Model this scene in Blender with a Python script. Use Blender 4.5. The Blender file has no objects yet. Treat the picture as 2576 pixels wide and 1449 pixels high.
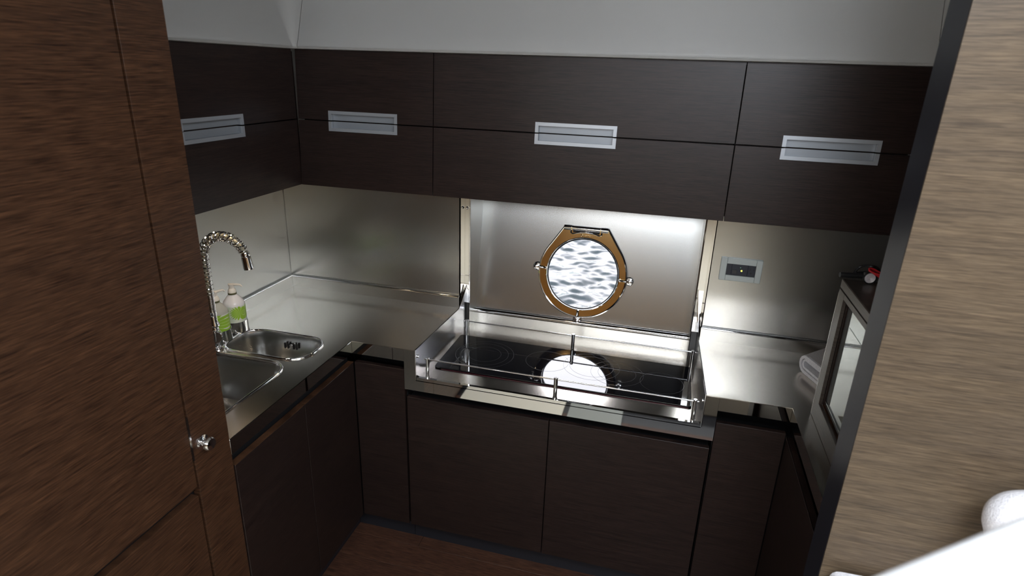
import bpy, bmesh, math, random
from mathutils import Vector, Matrix, noise

random.seed(7)
SC = bpy.context.scene
COL = SC.collection
PI = math.pi

# ------------------------------------------------------------------ camera
cam_d = bpy.data.cameras.new('camera')
cam = bpy.data.objects.new('camera', cam_d)
COL.objects.link(cam)
YAW, PITCH, ROLL = .2495, .3505, .0337
fw = Vector((-math.sin(YAW) * math.cos(PITCH), math.cos(YAW) * math.cos(PITCH), -math.sin(PITCH)))
rt = fw.cross(Vector((0, 0, 1))).normalized()
up = rt.cross(fw)
R_ = math.cos(ROLL) * rt + math.sin(ROLL) * up
U_ = -math.sin(ROLL) * rt + math.cos(ROLL) * up
m = Matrix((R_, U_, -fw)).transposed().to_4x4()
m.translation = Vector((0, 0, 1.8775))
cam.matrix_world = m
cam_d.sensor_width = 36
cam_d.lens = 1507.4 * 36 / 2576
cam_d.clip_start = .02
cam_d.clip_end = 500
cam_d.dof.use_dof = True
cam_d.dof.focus_distance = 2.35
cam_d.dof.aperture_fstop = 4.0
SC.camera = cam

# ------------------------------------------------------------------ exposure
SC.view_settings.view_transform = 'Standard'
SC.view_settings.look = 'None'
SC.view_settings.exposure = 0.0
SC.view_settings.gamma = 1.0
SC.view_settings.use_curve_mapping = False
SC.cycles.max_bounces = 10
SC.cycles.glossy_bounces = 8
SC.cycles.sample_clamp_indirect = 12

# ------------------------------------------------------------------ sky
SKY = 10.5
w = bpy.data.worlds.new('sky')
SC.world = w
w.use_nodes = True
nt = w.node_tree
nt.nodes.clear()
out = nt.nodes.new('ShaderNodeOutputWorld')
bg = nt.nodes.new('ShaderNodeBackground')
tc = nt.nodes.new('ShaderNodeTexCoord')
sep = nt.nodes.new('ShaderNodeSeparateXYZ')
rmp = nt.nodes.new('ShaderNodeValToRGB')
nt.links.new(tc.outputs['Generated'], sep.inputs[0])
nt.links.new(sep.outputs['Z'], rmp.inputs[0])
e = rmp.color_ramp.elements
e[0].position = 0.0
e[0].color = (.20, .23, .24, 1)          # dark horizon added to shape the ripples' reflections
e[1].position = .85
e[1].color = (.34, .42, .52, 1)
q = e.new(.14)
q.color = (.26, .29, .31, 1)
q = e.new(.27)
q.color = (.97, .96, 1.0, 1)
q = e.new(.58)
q.color = (.90, .91, 1.0, 1)
nt.links.new(rmp.outputs[0], bg.inputs[0])
bg.inputs[1].default_value = SKY
nt.links.new(bg.outputs[0], out.inputs[0])


def area(name, loc, target, sx, sy, power, col, portal=False, spread=None):
    d = bpy.data.lights.new(name, 'AREA')
    d.shape = 'RECTANGLE'
    d.size, d.size_y = sx, sy
    d.energy = power
    d.color = col
    if spread is not None:
        d.spread = spread
    o = bpy.data.objects.new(name, d)
    COL.objects.link(o)
    o.location = loc
    o.rotation_euler = (Vector(target) - Vector(loc)).to_track_quat('-Z', 'Y').to_euler()
    if portal:
        d.cycles.is_portal = True
    return o


# added fill lights for daylight from behind and above; the shell is closed there
area('saloon_fill_light', (.75, -4.1, 2.12), (.1, 1.6, 1.3), 1.4, .5, 2.5, (.60, .80, 1.0))
area('saloon_fill_light', (-2.5, -2.4, 1.9), (.3, 1.2, 1.1), 2.0, .7, 60, (.98, .97, .95))
area('overhead_fill_light', (.2, -1.65, 2.46), (.2, .3, .6), 2.2, .6, 62, (.88, .93, 1.0))
area('overhead_fill_light', (.62, .12, 2.47), (.45, .5, 0), .9, .5, 42, (.84, .91, 1.0))
# the daylight that comes in through the porthole
area('porthole_portal', (-.315, 2.60, 1.02), (-.315, 1.6, 1.22), .42, .42, 1, (1, 1, 1), portal=True)


# ------------------------------------------------------------------ materials
def new_mat(name):
    mt = bpy.data.materials.new(name)
    mt.use_nodes = True
    return mt, mt.node_tree, mt.node_tree.nodes['Principled BSDF']


def plain(name, col, rough=.5, metal=0.0, **kw):
    mt, n, b = new_mat(name)
    b.inputs['Base Color'].default_value = (*col, 1)
    b.inputs['Roughness'].default_value = rough
    b.inputs['Metallic'].default_value = metal
    for k, v in kw.items():
        b.inputs[k.replace('_', ' ')].default_value = v
    return mt


def noise_fac(n, scale, nscale, detail=4, coord='world'):
    if coord == 'world':
        g = n.nodes.new('ShaderNodeNewGeometry').outputs['Position']
    else:
        g = n.nodes.new('ShaderNodeTexCoord').outputs['Object']
    mp = n.nodes.new('ShaderNodeMapping')
    mp.inputs['Scale'].default_value = scale
    n.links.new(g, mp.inputs[0])
    nz = n.nodes.new('ShaderNodeTexNoise')
    nz.inputs['Scale'].default_value = nscale
    nz.inputs['Detail'].default_value = detail
    n.links.new(mp.outputs[0], nz.inputs['Vector'])
    return nz.outputs['Fac']


def ramp(n, fac, stops):
    r = n.nodes.new('ShaderNodeValToRGB')
    el = r.color_ramp.elements
    while len(el) < len(stops):
        el.new(.5)
    for i, (p, c) in enumerate(stops):
        el[i].position = p
        el[i].color = (*c, 1)
    n.links.new(fac, r.inputs[0])
    return r.outputs[0]


def mixc(n, fac, a, b, mode='MIX'):
    mx = n.nodes.new('ShaderNodeMix')
    mx.data_type = 'RGBA'
    mx.blend_type = mode
    for sock, v in ((mx.inputs[0], fac), (mx.inputs[6], a), (mx.inputs[7], b)):
        if isinstance(v, (int, float)):
            sock.default_value = v
        elif isinstance(v, tuple):
            sock.default_value = (*v, 1)
        else:
            n.links.new(v, sock)
    return mx.outputs[2]


def wood(name, dark, light, scale=(1.0, 1.0, 34.0), rough=.36):
    mt, n, b = new_mat(name)
    f1 = noise_fac(n, scale, 14.0, 4)
    f2 = noise_fac(n, tuple(s * .45 for s in scale), 5.0, 3)
    f3 = noise_fac(n, tuple(s * 1.8 for s in scale), 20.0, 3)
    c1 = ramp(n, f1, [(.26, dark), (.50, tuple((a + c) / 2 for a, c in zip(dark, light))), (.76, light)])
    c2 = ramp(n, f2, [(.3, (.86, .86, .88)), (.7, (1.12, 1.10, 1.06))])
    c = mixc(n, 1.0, c1, c2, 'MULTIPLY')
    c3 = ramp(n, f3, [(.40, (.70, .70, .72)), (.58, (1.12, 1.12, 1.12))])
    c = mixc(n, .75, c, c3, 'MULTIPLY')
    n.links.new(c, b.inputs['Base Color'])
    b.inputs['Roughness'].default_value = rough
    b.inputs['Specular IOR Level'].default_value = .28
    bp = n.nodes.new('ShaderNodeBump')
    bp.inputs['Strength'].default_value = .12
    bp.inputs['Distance'].default_value = .001
    n.links.new(f3, bp.inputs['Height'])
    n.links.new(bp.outputs[0], b.inputs['Normal'])
    return mt


def brushed(name, col, rough, tang, aniso=.6, streak=(1, 1, 60)):
    mt, n, b = new_mat(name)
    b.inputs['Base Color'].default_value = (*col, 1)
    b.inputs['Metallic'].default_value = 1
    f = noise_fac(n, streak, 12, 3)
    mr = n.nodes.new('ShaderNodeMapRange')
    mr.inputs[3].default_value = rough * .96
    mr.inputs[4].default_value = rough * 1.04
    n.links.new(f, mr.inputs[0])
    n.links.new(mr.outputs[0], b.inputs['Roughness'])
    b.inputs['Anisotropic'].default_value = aniso
    cx = n.nodes.new('ShaderNodeCombineXYZ')
    for i in range(3):
        cx.inputs[i].default_value = tang[i]
    n.links.new(cx.outputs[0], b.inputs['Tangent'])
    return mt


WD = (.010, .0066, .0062)
WL = (.033, .0195, .0160)
M = {}
M['locker_wood'] = wood('warm_lit_stained_oak', (.018, .0080, .0048), (.105, .050, .026), (1.0, 1.0, 26.0))  # same veneer as the cabinets, with warmer light put into its colour
M['teak'] = wood('warm_teak_panelling', (.34, .22, .11), (.58, .40, .22), (1.0, 1.0, 12.0), .4)
M['wenge'] = wood('dark_stained_oak', WD, WL)
M['wenge_floor'] = wood('dark_wood_floor', (.03, .014, .010), (.12, .056, .034), (1.2, 22.0, 1.2), .42)
M['wood_grey'] = wood('grey_brown_oak', (.078, .056, .036), (.155, .114, .074), (.8, .8, 20.0), .42)
M['edge'] = plain('dark_edge_lacquer', (.016, .017, .025), .42)
M['wood_frame'] = wood('oven_housing_oak', (.045, .035, .030), (.085, .070, .060), (1.0, 1.0, 24.0), .34)
M['black'] = plain('black_shadow_gap', (.006, .006, .007), .6)
M['kick'] = plain('dark_plinth_laminate', (.016, .017, .022), .4)
M['steel_wall'] = brushed('brushed_steel_wall', (.60, .60, .58), .26, (1, 0, 0))
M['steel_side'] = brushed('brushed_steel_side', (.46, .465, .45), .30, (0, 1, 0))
M['steel_guard'] = brushed('brushed_steel_guard', (.60, .61, .64), .22, (0, 1, 0), .3)
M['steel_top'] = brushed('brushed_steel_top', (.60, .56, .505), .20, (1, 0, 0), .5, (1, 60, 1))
M['steel_bowl'] = brushed('brushed_steel_bowl', (.55, .55, .54), .22, (1, 0, 0), .3)
M['mirror'] = plain('mirror_polished_steel', (.72, .71, .68), .03, 1)
M['satin'] = plain('satin_steel', (.66, .66, .65), .16, 1)
M['chrome'] = plain('chrome', (.82, .82, .83), .06, 1)
M['tinted_chrome'] = plain('amber_tinted_chrome', (.80, .56, .26), .12, 1)  # chrome ring; the amber of reflected wood is put into its base colour
M['liner'] = plain('white_moulded_liner', (.74, .735, .72), .42)
M['white_gel'] = plain('white_gelcoat', (.86, .86, .86), .25)
M['cream'] = plain('cream_gelcoat', (.80, .76, .66), .45)
M['cream_mat'] = plain('cream_mat', (.86, .82, .70), .7)
M['greymat'] = plain('grey_mat', (.36, .38, .36), .8)
M['alu'] = plain('anodised_aluminium', (.42, .44, .47), .38, .55)
M['alu_cup_shaded'] = plain('shaded_anodised_cup', (.30, .32, .345), .42, .4)  # darker than the flange: the recess's shade is put into the colour
M['hob_glass'] = plain('black_ceramic_glass', (.006, .006, .008), .035, 0, Specular_IOR_Level=.62)
M['hob_print'] = plain('grey_hob_print', (.075, .075, .08), .3)
M['redline'] = plain('dark_red_seal', (.05, .004, .010), .4)
M['plate'] = plain('switch_plate_silver', (.50, .54, .53), .42, .2)
M['module'] = plain('dark_switch_module', (.028, .030, .042), .4)
M['black_plastic'] = plain('black_plastic', (.012, .012, .013), .45)
M['red_cord'] = plain('red_cord', (.55, .012, .02), .6)
M['white_plastic'] = plain('white_plastic', (.78, .72, .62), .35)
M['pump_white'] = plain('pump_plastic', (.80, .75, .68), .35)
M['collar'] = plain('olive_collar', (.10, .10, .045), .5)
M['bottle_white'] = plain('milky_white_bottle', (.80, .78, .80), .22)
M['hose'] = plain('beige_hose', (.30, .27, .19), .5)
M['oven_glass'] = plain('oven_door_glass', (.40, .45, .46), .04, .8)
M['rubber'] = plain('black_rubber', (.01, .01, .012), .5)


def emit(name, col, s):
    mt, n, b = new_mat(name)
    b.inputs['Base Color'].default_value = (*col, 1)
    b.inputs['Emission Color'].default_value = (*col, 1)
    b.inputs['Emission Strength'].default_value = s
    return mt


M['lamp'] = emit('warm_lamp_lens', (1.0, .78, .52), 9)
M['led'] = emit('yellow_led', (.9, .85, .15), 1.3)
M['led_dim'] = emit('green_led', (.2, .5, .25), .35)

# clear glass pane: lets light straight through, with a faint mirror of its own
mt, n, b = new_mat('clear_pane')
n.nodes.remove(b)
tr = n.nodes.new('ShaderNodeBsdfTransparent')
gl = n.nodes.new('ShaderNodeBsdfGlossy')
gl.inputs['Roughness'].default_value = .02
mx = n.nodes.new('ShaderNodeMixShader')
mx.inputs[0].default_value = .06
n.links.new(tr.outputs[0], mx.inputs[1])
n.links.new(gl.outputs[0], mx.inputs[2])
n.links.new(mx.outputs[0], n.nodes['Material Output'].inputs[0])
M['pane'] = mt

# clear bottle
mt, n, b = new_mat('clear_bottle')
b.inputs['Base Color'].default_value = (.70, .69, .62, 1)
b.inputs['Roughness'].default_value = .08
b.inputs['Transmission Weight'].default_value = .35
b.inputs['IOR'].default_value = 1.2
M['bottle_clear'] = mt

# sea water
mt, n, b = new_mat('sea_water')
b.inputs['Base Color'].default_value = (.010, .014, .014, 1)
b.inputs['Roughness'].default_value = .04
b.inputs['IOR'].default_value = 1.33
M['water'] = mt

# terry cloth
mt, n, b = new_mat('terry_cloth')
f = noise_fac(n, (1, 1, 1), 260, 3)
n.links.new(ramp(n, f, [(.3, (.72, .71, .74)), (.7, (.93, .92, .95))]), b.inputs['Base Color'])
b.inputs['Roughness'].default_value = .95
bp = n.nodes.new('ShaderNodeBump')
bp.inputs['Strength'].default_value = .7
bp.inputs['Distance'].default_value = .003
n.links.new(f, bp.inputs['Height'])
n.links.new(bp.outputs[0], b.inputs['Normal'])
M['terry'] = mt
mt = mt.copy()
mt.name = 'grey_terry_cloth'
cr = [x for x in mt.node_tree.nodes if x.type == 'VALTORGB'][0]
cr.color_ramp.elements[0].color = (.48, .45, .45, 1)
cr.color_ramp.elements[1].color = (.70, .66, .66, 1)
M['terry_grey'] = mt


def label_mat(name, leafy):
    """printed bottle label: green palm leaf fanning over pale ground (object space, z up)"""
    mt, n, b = new_mat(name)
    tcn = n.nodes.new('ShaderNodeTexCoord')
    sp = n.nodes.new('ShaderNodeSeparateXYZ')
    n.links.new(tcn.outputs['Object'], sp.inputs[0])

    def mth(op, a, c=None):
        q = n.nodes.new('ShaderNodeMath')
        q.operation = op
        for i, v in enumerate((a, c)):
            if v is None:
                continue
            if isinstance(v, (int, float)):
                q.inputs[i].default_value = v
            else:
                n.links.new(v, q.inputs[i])
        return q.outputs[0]
    cx, cz, rad = leafy
    dx = mth('SUBTRACT', sp.outputs['X'], cx)
    dz = mth('SUBTRACT', sp.outputs['Z'], cz)
    ang = mth('ARCTAN2', dz, dx)
    ray = mth('SINE', mth('MULTIPLY', ang, 22.0))
    dist = mth('SQRT', mth('ADD', mth('POWER', dx, 2.0), mth('POWER', dz, 2.0)))
    edge = mth('ADD', mth('DIVIDE', dist, rad), mth('MULTIPLY', ray, .18))
    inside = mth('LESS_THAN', edge, 1.0)
    stripe = mth('MULTIPLY', mth('GREATER_THAN', ray, .55), .45)
    green = mixc(n, stripe, (.30, .52, .04), (.58, .74, .30))
    c = mixc(n, inside, (.66, .70, .60), green)
    n.links.new(c, b.inputs['Base Color'])
    b.inputs['Roughness'].default_value = .4
    return mt


M['label_right'] = label_mat('leaf_print_label', (.037, .084, .024))
M['label_left'] = label_mat('leaf_print_label_full', (-.002, .078, .052))


# ------------------------------------------------------------------ mesh helpers
def BM():
    return bmesh.new()


def box(bm, x0, x1, y0, y1, z0, z1, bev=0.0, seg=1):
    t = bmesh.new()
    bmesh.ops.create_cube(t, size=1)
    for v in t.verts:
        v.co = Vector((x0 if v.co.x < 0 else x1, y0 if v.co.y < 0 else y1, z0 if v.co.z < 0 else z1))
    if bev:
        bmesh.ops.bevel(t, geom=list(t.edges) + list(t.verts), offset=bev, segments=seg, affect='EDGES', profile=.5)
    merge(bm, t)


def merge(bm, t, mat=None):
    if mat is not None:
        t.transform(mat)
    me = bpy.data.meshes.new('tmp')
    t.to_mesh(me)
    t.free()
    bm.from_mesh(me)
    bpy.data.meshes.remove(me)


def prism(bm, pts, axis, a, b, bev=0.0):
    """extrude a 2D polygon between a and b along axis ('x': pts are (y,z); 'y': (x,z); 'z': (x,y))"""
    t = bmesh.new()

    def P(p, k):
        if axis == 'x':
            return (k, p[0], p[1])
        if axis == 'y':
            return (p[0], k, p[1])
        return (p[0], p[1], k)
    v0 = [t.verts.new(P(p, a)) for p in pts]
    v1 = [t.verts.new(P(p, b)) for p in pts]
    n_ = len(pts)
    t.faces.new(v0)
    t.faces.new(list(reversed(v1)))
    for i in range(n_):
        j = (i + 1) % n_
        t.faces.new((v0[i], v1[i], v1[j], v0[j]))
    bmesh.ops.recalc_face_normals(t, faces=t.faces)
    if bev:
        bmesh.ops.bevel(t, geom=list(t.edges), offset=bev, segments=1, affect='EDGES')
    merge(bm, t)


def frame_at(d):
    d = d.normalized()
    a = Vector((0, 0, 1)) if abs(d.z) < .9 else Vector((1, 0, 0))
    u = d.cross(a).normalized()
    return u, d.cross(u).normalized()


def tube(bm, pts, r, seg=12, closed=False, cap=True):
    pts = [Vector(p) for p in pts]
    n_ = len(pts)
    rings = []
    u = None
    for i, p in enumerate(pts):
        if closed:
            d = pts[(i + 1) % n_] - pts[i - 1]
        else:
            d = pts[min(i + 1, n_ - 1)] - pts[max(i - 1, 0)]
        d.normalize()
        if u is None:
            u, v = frame_at(d)
        else:
            u = (u - d * u.dot(d)).normalized()
            v = d.cross(u)
        rr = r[i] if isinstance(r, (list, tuple)) else r
        rings.append([bm.verts.new(p + (u * math.cos(2 * PI * k / seg) + v * math.sin(2 * PI * k / seg)) * rr) for k in range(seg)])
    m_ = n_ if closed else n_ - 1
    for i in range(m_):
        a, b_ = rings[i], rings[(i + 1) % n_]
        for k in range(seg):
            bm.faces.new((a[k], a[(k + 1) % seg], b_[(k + 1) % seg], b_[k]))
    if cap and not closed:
        bm.faces.new(list(reversed(rings[0])))
        bm.faces.new(rings[-1])


def lathe(bm, prof, c=(0, 0, 0), axis=(0, 0, 1), seg=32, sx=1.0, sy=1.0):
    """prof: list of (radius, height) revolved about axis through c"""
    c = Vector(c)
    ax = Vector(axis).normalized()
    u = Vector((1, 0, 0)) if abs(ax.x) < .9 else Vector((0, 1, 0))
    u = (u - ax * u.dot(ax)).normalized()
    v = ax.cross(u)
    rings = []
    for (r, h) in prof:
        if r < 1e-6:
            rings.append([bm.verts.new(c + ax * h)])
        else:
            rings.append([bm.verts.new(c + ax * h + (u * math.cos(2 * PI * k / seg) * sx + v * math.sin(2 * PI * k / seg) * sy) * r) for k in range(seg)])
    for a, b_ in zip(rings, rings[1:]):
        for k in range(seg):
            k2 = (k + 1) % seg
            if len(a) == 1 and len(b_) == 1:
                continue
            if len(a) == 1:
                bm.faces.new((a[0], b_[k2], b_[k]))
            elif len(b_) == 1:
                bm.faces.new((a[k], a[k2], b_[0]))
            else:
                bm.faces.new((a[k], a[k2], b_[k2], b_[k]))


def rrect(x0, x1, y0, y1, r, n_=8):
    pts = []
    for (cx, cy, a0) in ((x1 - r, y1 - r, 0), (x0 + r, y1 - r, 90), (x0 + r, y0 + r, 180), (x1 - r, y0 + r, 270)):
        for i in range(n_ + 1):
            a = math.radians(a0 + 90 * i / n_)
            pts.append((cx + r * math.cos(a), cy + r * math.sin(a)))
    return pts


def fill_loops(bm, loops):
    """loops of 3D points, first the outline then holes -> flat triangulated sheet"""
    edges = []
    for lp in loops:
        vs = [bm.verts.new(p) for p in lp]
        for i in range(len(vs)):
            edges.append(bm.edges.new((vs[i], vs[(i + 1) % len(vs)])))
    bmesh.ops.triangle_fill(bm, use_beauty=True, use_dissolve=False, edges=edges)


def extrude_sheet(bm, vec):
    r = bmesh.ops.extrude_face_region(bm, geom=list(bm.faces))
    vs = [g for g in r['geom'] if isinstance(g, bmesh.types.BMVert)]
    bmesh.ops.translate(bm, verts=vs, vec=vec)


def empty(name, loc, label=None, cat=None, group=None, kind=None):
    o = bpy.data.objects.new(name, None)
    o.empty_display_size = .05
    COL.objects.link(o)
    o.location = loc
    tag(o, label, cat, group, kind)
    return o


def tag(o, label=None, cat=None, group=None, kind=None):
    if label:
        o['label'] = label
    if cat:
        o['category'] = cat
    if group:
        o['group'] = group
    if kind:
        o['kind'] = kind


def gpos(p):
    v = Vector((0, 0, 0))
    while p is not None:
        v += p.location
        p = p.parent
    return v


def obj(name, bm, mat, parent=None, smooth=False, origin=None, label=None, cat=None, group=None, kind=None, fix=True):
    """bm is in world coordinates; the object's origin goes to `origin`"""
    if fix:
        bmesh.ops.recalc_face_normals(bm, faces=bm.faces)
    if origin is None:
        if len(bm.verts):
            xs = [v.co for v in bm.verts]
            origin = Vector((sum(c.x for c in xs) / len(xs), sum(c.y for c in xs) / len(xs), min(c.z for c in xs)))
        else:
            origin = Vector((0, 0, 0))
    origin = Vector(origin)
    bm.transform(Matrix.Translation(-origin))
    me = bpy.data.meshes.new(name)
    bm.to_mesh(me)
    bm.free()
    if isinstance(mat, (list, tuple)):
        for x in mat:
            me.materials.append(x)
    else:
        me.materials.append(mat)
    if smooth:
        for p in me.polygons:
            p.use_smooth = True
        try:
            me.set_sharp_from_angle(angle=math.radians(38))
        except Exception:
            pass
    o = bpy.data.objects.new(name, me)
    COL.objects.link(o)
    if parent is not None:
        o.parent = parent
        o.location = origin - gpos(parent)
    else:
        o.location = origin
    tag(o, label, cat, group, kind)
    return o


def bobj(name, b, mat, parent=None, bev=.0015, **kw):
    bm = BM()
    box(bm, *b, bev=bev)
    return obj(name, bm, mat, parent, **kw)


def struct(name, b, mat, **kw):
    return bobj(name, b, mat, None, kw.pop('bev', 0), kind='structure', **kw)


# ------------------------------------------------------------------ key dimensions
C = .90                      # worktop height
YO = 1.16                    # near end of the left run
XL, YB, XR = -1.08, 1.826, .462   # front edges of the worktop
XW, YW = -1.637, 2.282       # splashback planes
XRW = 1.10                   # right wall
XU, YU = -1.307, 1.952       # fronts of the wall cabinets
ZB, ZS, ZT = 1.453, 1.685, 1.921


def hull_y(z):
    return 2.44 + (z - .86) * .2


# ------------------------------------------------------------------ the shell
# galley floor: wide boards laid along x
fl = empty('floor', (0, 0, -.02), kind='structure')
y = .62
i = 0
while y < 2.4:
    x = -2.3 + (i % 3) * .37
    while x < 1.15:
        x1 = min(x + 1.1, 1.15)
        a = max(x, -1.7)
        if x1 - a > .03:
            bobj('plank', (a + .0008, x1 - .0008, y + .0008, y + .1192, -.02, 0), M['wenge_floor'], fl, .0008)
        x += 1.1
    y += .12
    i += 1
struct('floor_base', (-2.6, 2.6, -4.2, 2.9, -.06, -.02), M['kick'])
bpy.data.objects['floor_base'].name = 'trim_1'
struct('wall_left', (-1.70, -1.645, .6, 2.9, -.02, 2.5), M['liner'])
struct('wall_right', (1.10, 1.15, .6, 2.9, -.02, 2.5), M['liner'])
# outer hull side, leaning outwards, with the porthole's round cut-out
PC = Vector((-.316, hull_y(1.048), 1.048))       # porthole centre on the inner steel lining
EX = Vector((1, 0, 0))
EZ = Vector((0, .2, 1)).normalized()             # up along the lining
EN = EX.cross(EZ).normalized()                   # towards the room (-y)
if EN.y > 0:
    EN = -EN


def on_hull(a, b_, d=0.0):
    """a to the right, b up along the lining, d towards the room"""
    return PC + EX * a + EZ * b_ + EN * d


def circ(r, n_=64, d=0.0):
    return [on_hull(r * math.cos(2 * PI * k / n_), r * math.sin(2 * PI * k / n_), d) for k in range(n_)]


bm = BM()
fill_loops(bm, [[on_hull(-1.4, -1.08, -.03), on_hull(1.47, -1.08, -.03), on_hull(1.47, 1.5, -.03), on_hull(-1.4, 1.5, -.03)], circ(.24, 64, -.03)])
extrude_sheet(bm, -EN * .05)
obj('wall_back', bm, M['liner'], kind='structure')

# saloon behind the camera
struct('wall_front', (-2.6, 2.6, -4.25, -4.2, -.06, 2.5), M['teak'])
struct('wall_saloon_left', (-2.65, -2.6, -4.25, .6, -.06, 2.5), M['teak'])
struct('wall_saloon_right', (2.6, 2.65, -4.25, .6, -.06, 2.5), M['teak'])
struct('wall_return_left', (-2.65, -1.62, .55, .6, -.06, 2.5), M['liner'])
struct('wall_return_right', (1.10, 2.65, .55, .6, -.06, 2.5), M['liner'])
struct('ceiling', (-2.65, 2.65, -4.25, 3.0, 2.5, 2.55), M['liner'])
# raised saloon sole behind the galley, seen in the polished apron
struct('floor_landing', (-2.6, 2.6, -4.2, .35, -.02, .12), M['cream'])

# white moulded liner above the wall cabinets: leans outwards, rounded bottom lip, rounded corner
LINK = .35
prof = [(-.004, 1.918), (-.014, 1.920), (-.018, 1.926), (-.016, 1.934)]
zz = 1.95
while zz < 2.5:
    prof.append((-.014 + (zz - 1.934) * LINK, zz))
    zz += .09
prof.append((-.014 + (2.5 - 1.934) * LINK, 2.5))


def liner_piece(name, path, seam0, seam1):
    """path: list of (x, y, nx, ny) with n the outward (away from room) direction"""
    bm_ = BM()
    rows = []
    for (px, py, nx, ny) in path:
        rows.append([bm_.verts.new((px + nx * o_, py + ny * o_, z_)) for (o_, z_) in prof])
    for a, b_ in zip(rows, rows[1:]):
        for k in range(len(prof) - 1):
            bm_.faces.new((a[k], b_[k], b_[k + 1], a[k + 1]))
    r_ = bmesh.ops.solidify(bm_, geom=list(bm_.faces), thickness=.004)
    return obj(name, bm_, M['liner'], smooth=True, kind='structure')


RC = .03
path = [(XU, .60, -1, 0), (XU, 1.2, -1, 0)]
for k in range(9):
    a = PI - (PI / 2) * k / 8
    path.append((XU + RC + RC * math.cos(a), YU - RC + RC * math.sin(a), math.cos(a), math.sin(a)))
liner_piece('trim_2', path, 0, 0)
liner_piece('trim_3', [(XU + RC + .0015, YU, 0, 1), (.650, YU, 0, 1)], 0, 0)
path = [(.6515, YU, 0, 1)]
RR = .02
for k in range(7):
    a = PI / 2 - (PI / 2) * k / 6
    path.append((.662 + RR * math.cos(a), YU - RR + RR * math.sin(a), math.cos(a), math.sin(a)))
path.append((.682, 1.34, 1, 0))
liner_piece('trim_4', path, 0, 0)

# ------------------------------------------------------------------ steel splashbacks
def splash(name, pts, axis, a, b_, mat, label):
    bm_ = BM()
    prism(bm_, pts, axis, a, b_)
    return obj(name, bm_, mat, None, label=label, cat='wall panel')


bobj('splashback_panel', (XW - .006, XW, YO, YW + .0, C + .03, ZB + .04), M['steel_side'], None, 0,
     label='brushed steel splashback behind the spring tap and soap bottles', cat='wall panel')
bobj('splashback_panel', (XW + .001, -.812, YW, YW + .006, C + .03, ZB + .04), M['steel_wall'], None, 0,
     label='brushed steel splashback between the sink corner and the porthole recess', cat='wall panel')
bobj('splashback_panel', (.189, XRW - .005, YW, YW + .006, C + .03, ZB + .04), M['steel_wall'], None, 0,
     label='brushed steel splashback with the socket plate, right of the porthole recess', cat='wall panel')

# recess around the porthole: mirror returns, side cheeks, leaning lining with the round hole
rec = empty('porthole_recess', (-.316, 2.4, C), 'brushed steel recess lining around the round porthole behind the hob', 'wall panel')
bm = BM()
zt, zb = ZB + .003, .770
fill_loops(bm, [[Vector((-.79, hull_y(zb), zb)), Vector((.157, hull_y(zb), zb)), Vector((.157, hull_y(zt), zt)), Vector((-.79, hull_y(zt), zt))], circ(.163, 64)])
extrude_sheet(bm, -EN * .004)
obj('back_lining', bm, M['steel_wall'], rec)
for (xx, sgn) in ((-.79, -1), (.157, 1)):
    bm = BM()
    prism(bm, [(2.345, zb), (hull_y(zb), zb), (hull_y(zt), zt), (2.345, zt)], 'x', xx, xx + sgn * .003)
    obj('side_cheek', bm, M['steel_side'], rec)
for (xa, xb) in ((-.815, -.7905), (.1575, .192)):
    bobj('filler_strip', (xa, xb, 2.345, 2.349, C - .0, ZB + .003), M['mirror'], rec, 0)
for (xa, xb) in ((-.8155, -.812), (.189, .1925)):
    bobj('return_strip', (xa, xb, YW, 2.3445, C + .0, ZB + .003), M['mirror'], rec, 0)
for xx in (-.7895, .1565):
    bm = BM()
    tube(bm, [(xx, 2.343, C + .0), (xx, 2.343, ZB + .002)], .0028, 8)
    obj('edge_bead', bm, M['chrome'], rec, smooth=True)
for zz in (1.325,):
    bm = BM()
    lathe(bm, [(0, 0), (.006, 0), (.006, .004), (.003, .008), (0, .008)], (-.802, 2.344, zz), (0, -1, 0), 12)
    obj('screw', bm, M['chrome'], rec, smooth=True)

# ------------------------------------------------------------------ porthole
win = empty('window_1', tuple(PC), 'round porthole with an amber-tinted chrome ring and water behind its glass', 'window', kind='structure')
# ring: trapezoid-headed frame
def ring_outline(r, n_=72):
    pts = []
    for k in range(n_):
        a = 2 * PI * k / n_
        rr = r
        px, pz = r * math.cos(a), r * math.sin(a)
        if math.sin(a) > .25:
            # straight flanks rising to the hinge head
            s = abs(px)
            head = .200
            wtop = .094
            ang0 = math.asin(.62)
            if math.sin(a) > .62:
                t_ = (math.sin(a) - .62) / .38
                x0 = r * math.cos(ang0)
                q = min(1.0, t_ * 1.9)
                xx = x0 + (wtop - x0) * q
                zz_ = r * .62 + (head - r * .62) * q
                if t_ * 1.9 > 1:
                    xx = wtop * (1 - (t_ * 1.9 - 1) / .9)
                px = math.copysign(xx, px) if abs(px) > 1e-6 else 0
                pz = zz_
        pts.append((px, pz))
    return pts


outer = ring_outline(.189)
bm = BM()
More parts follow.
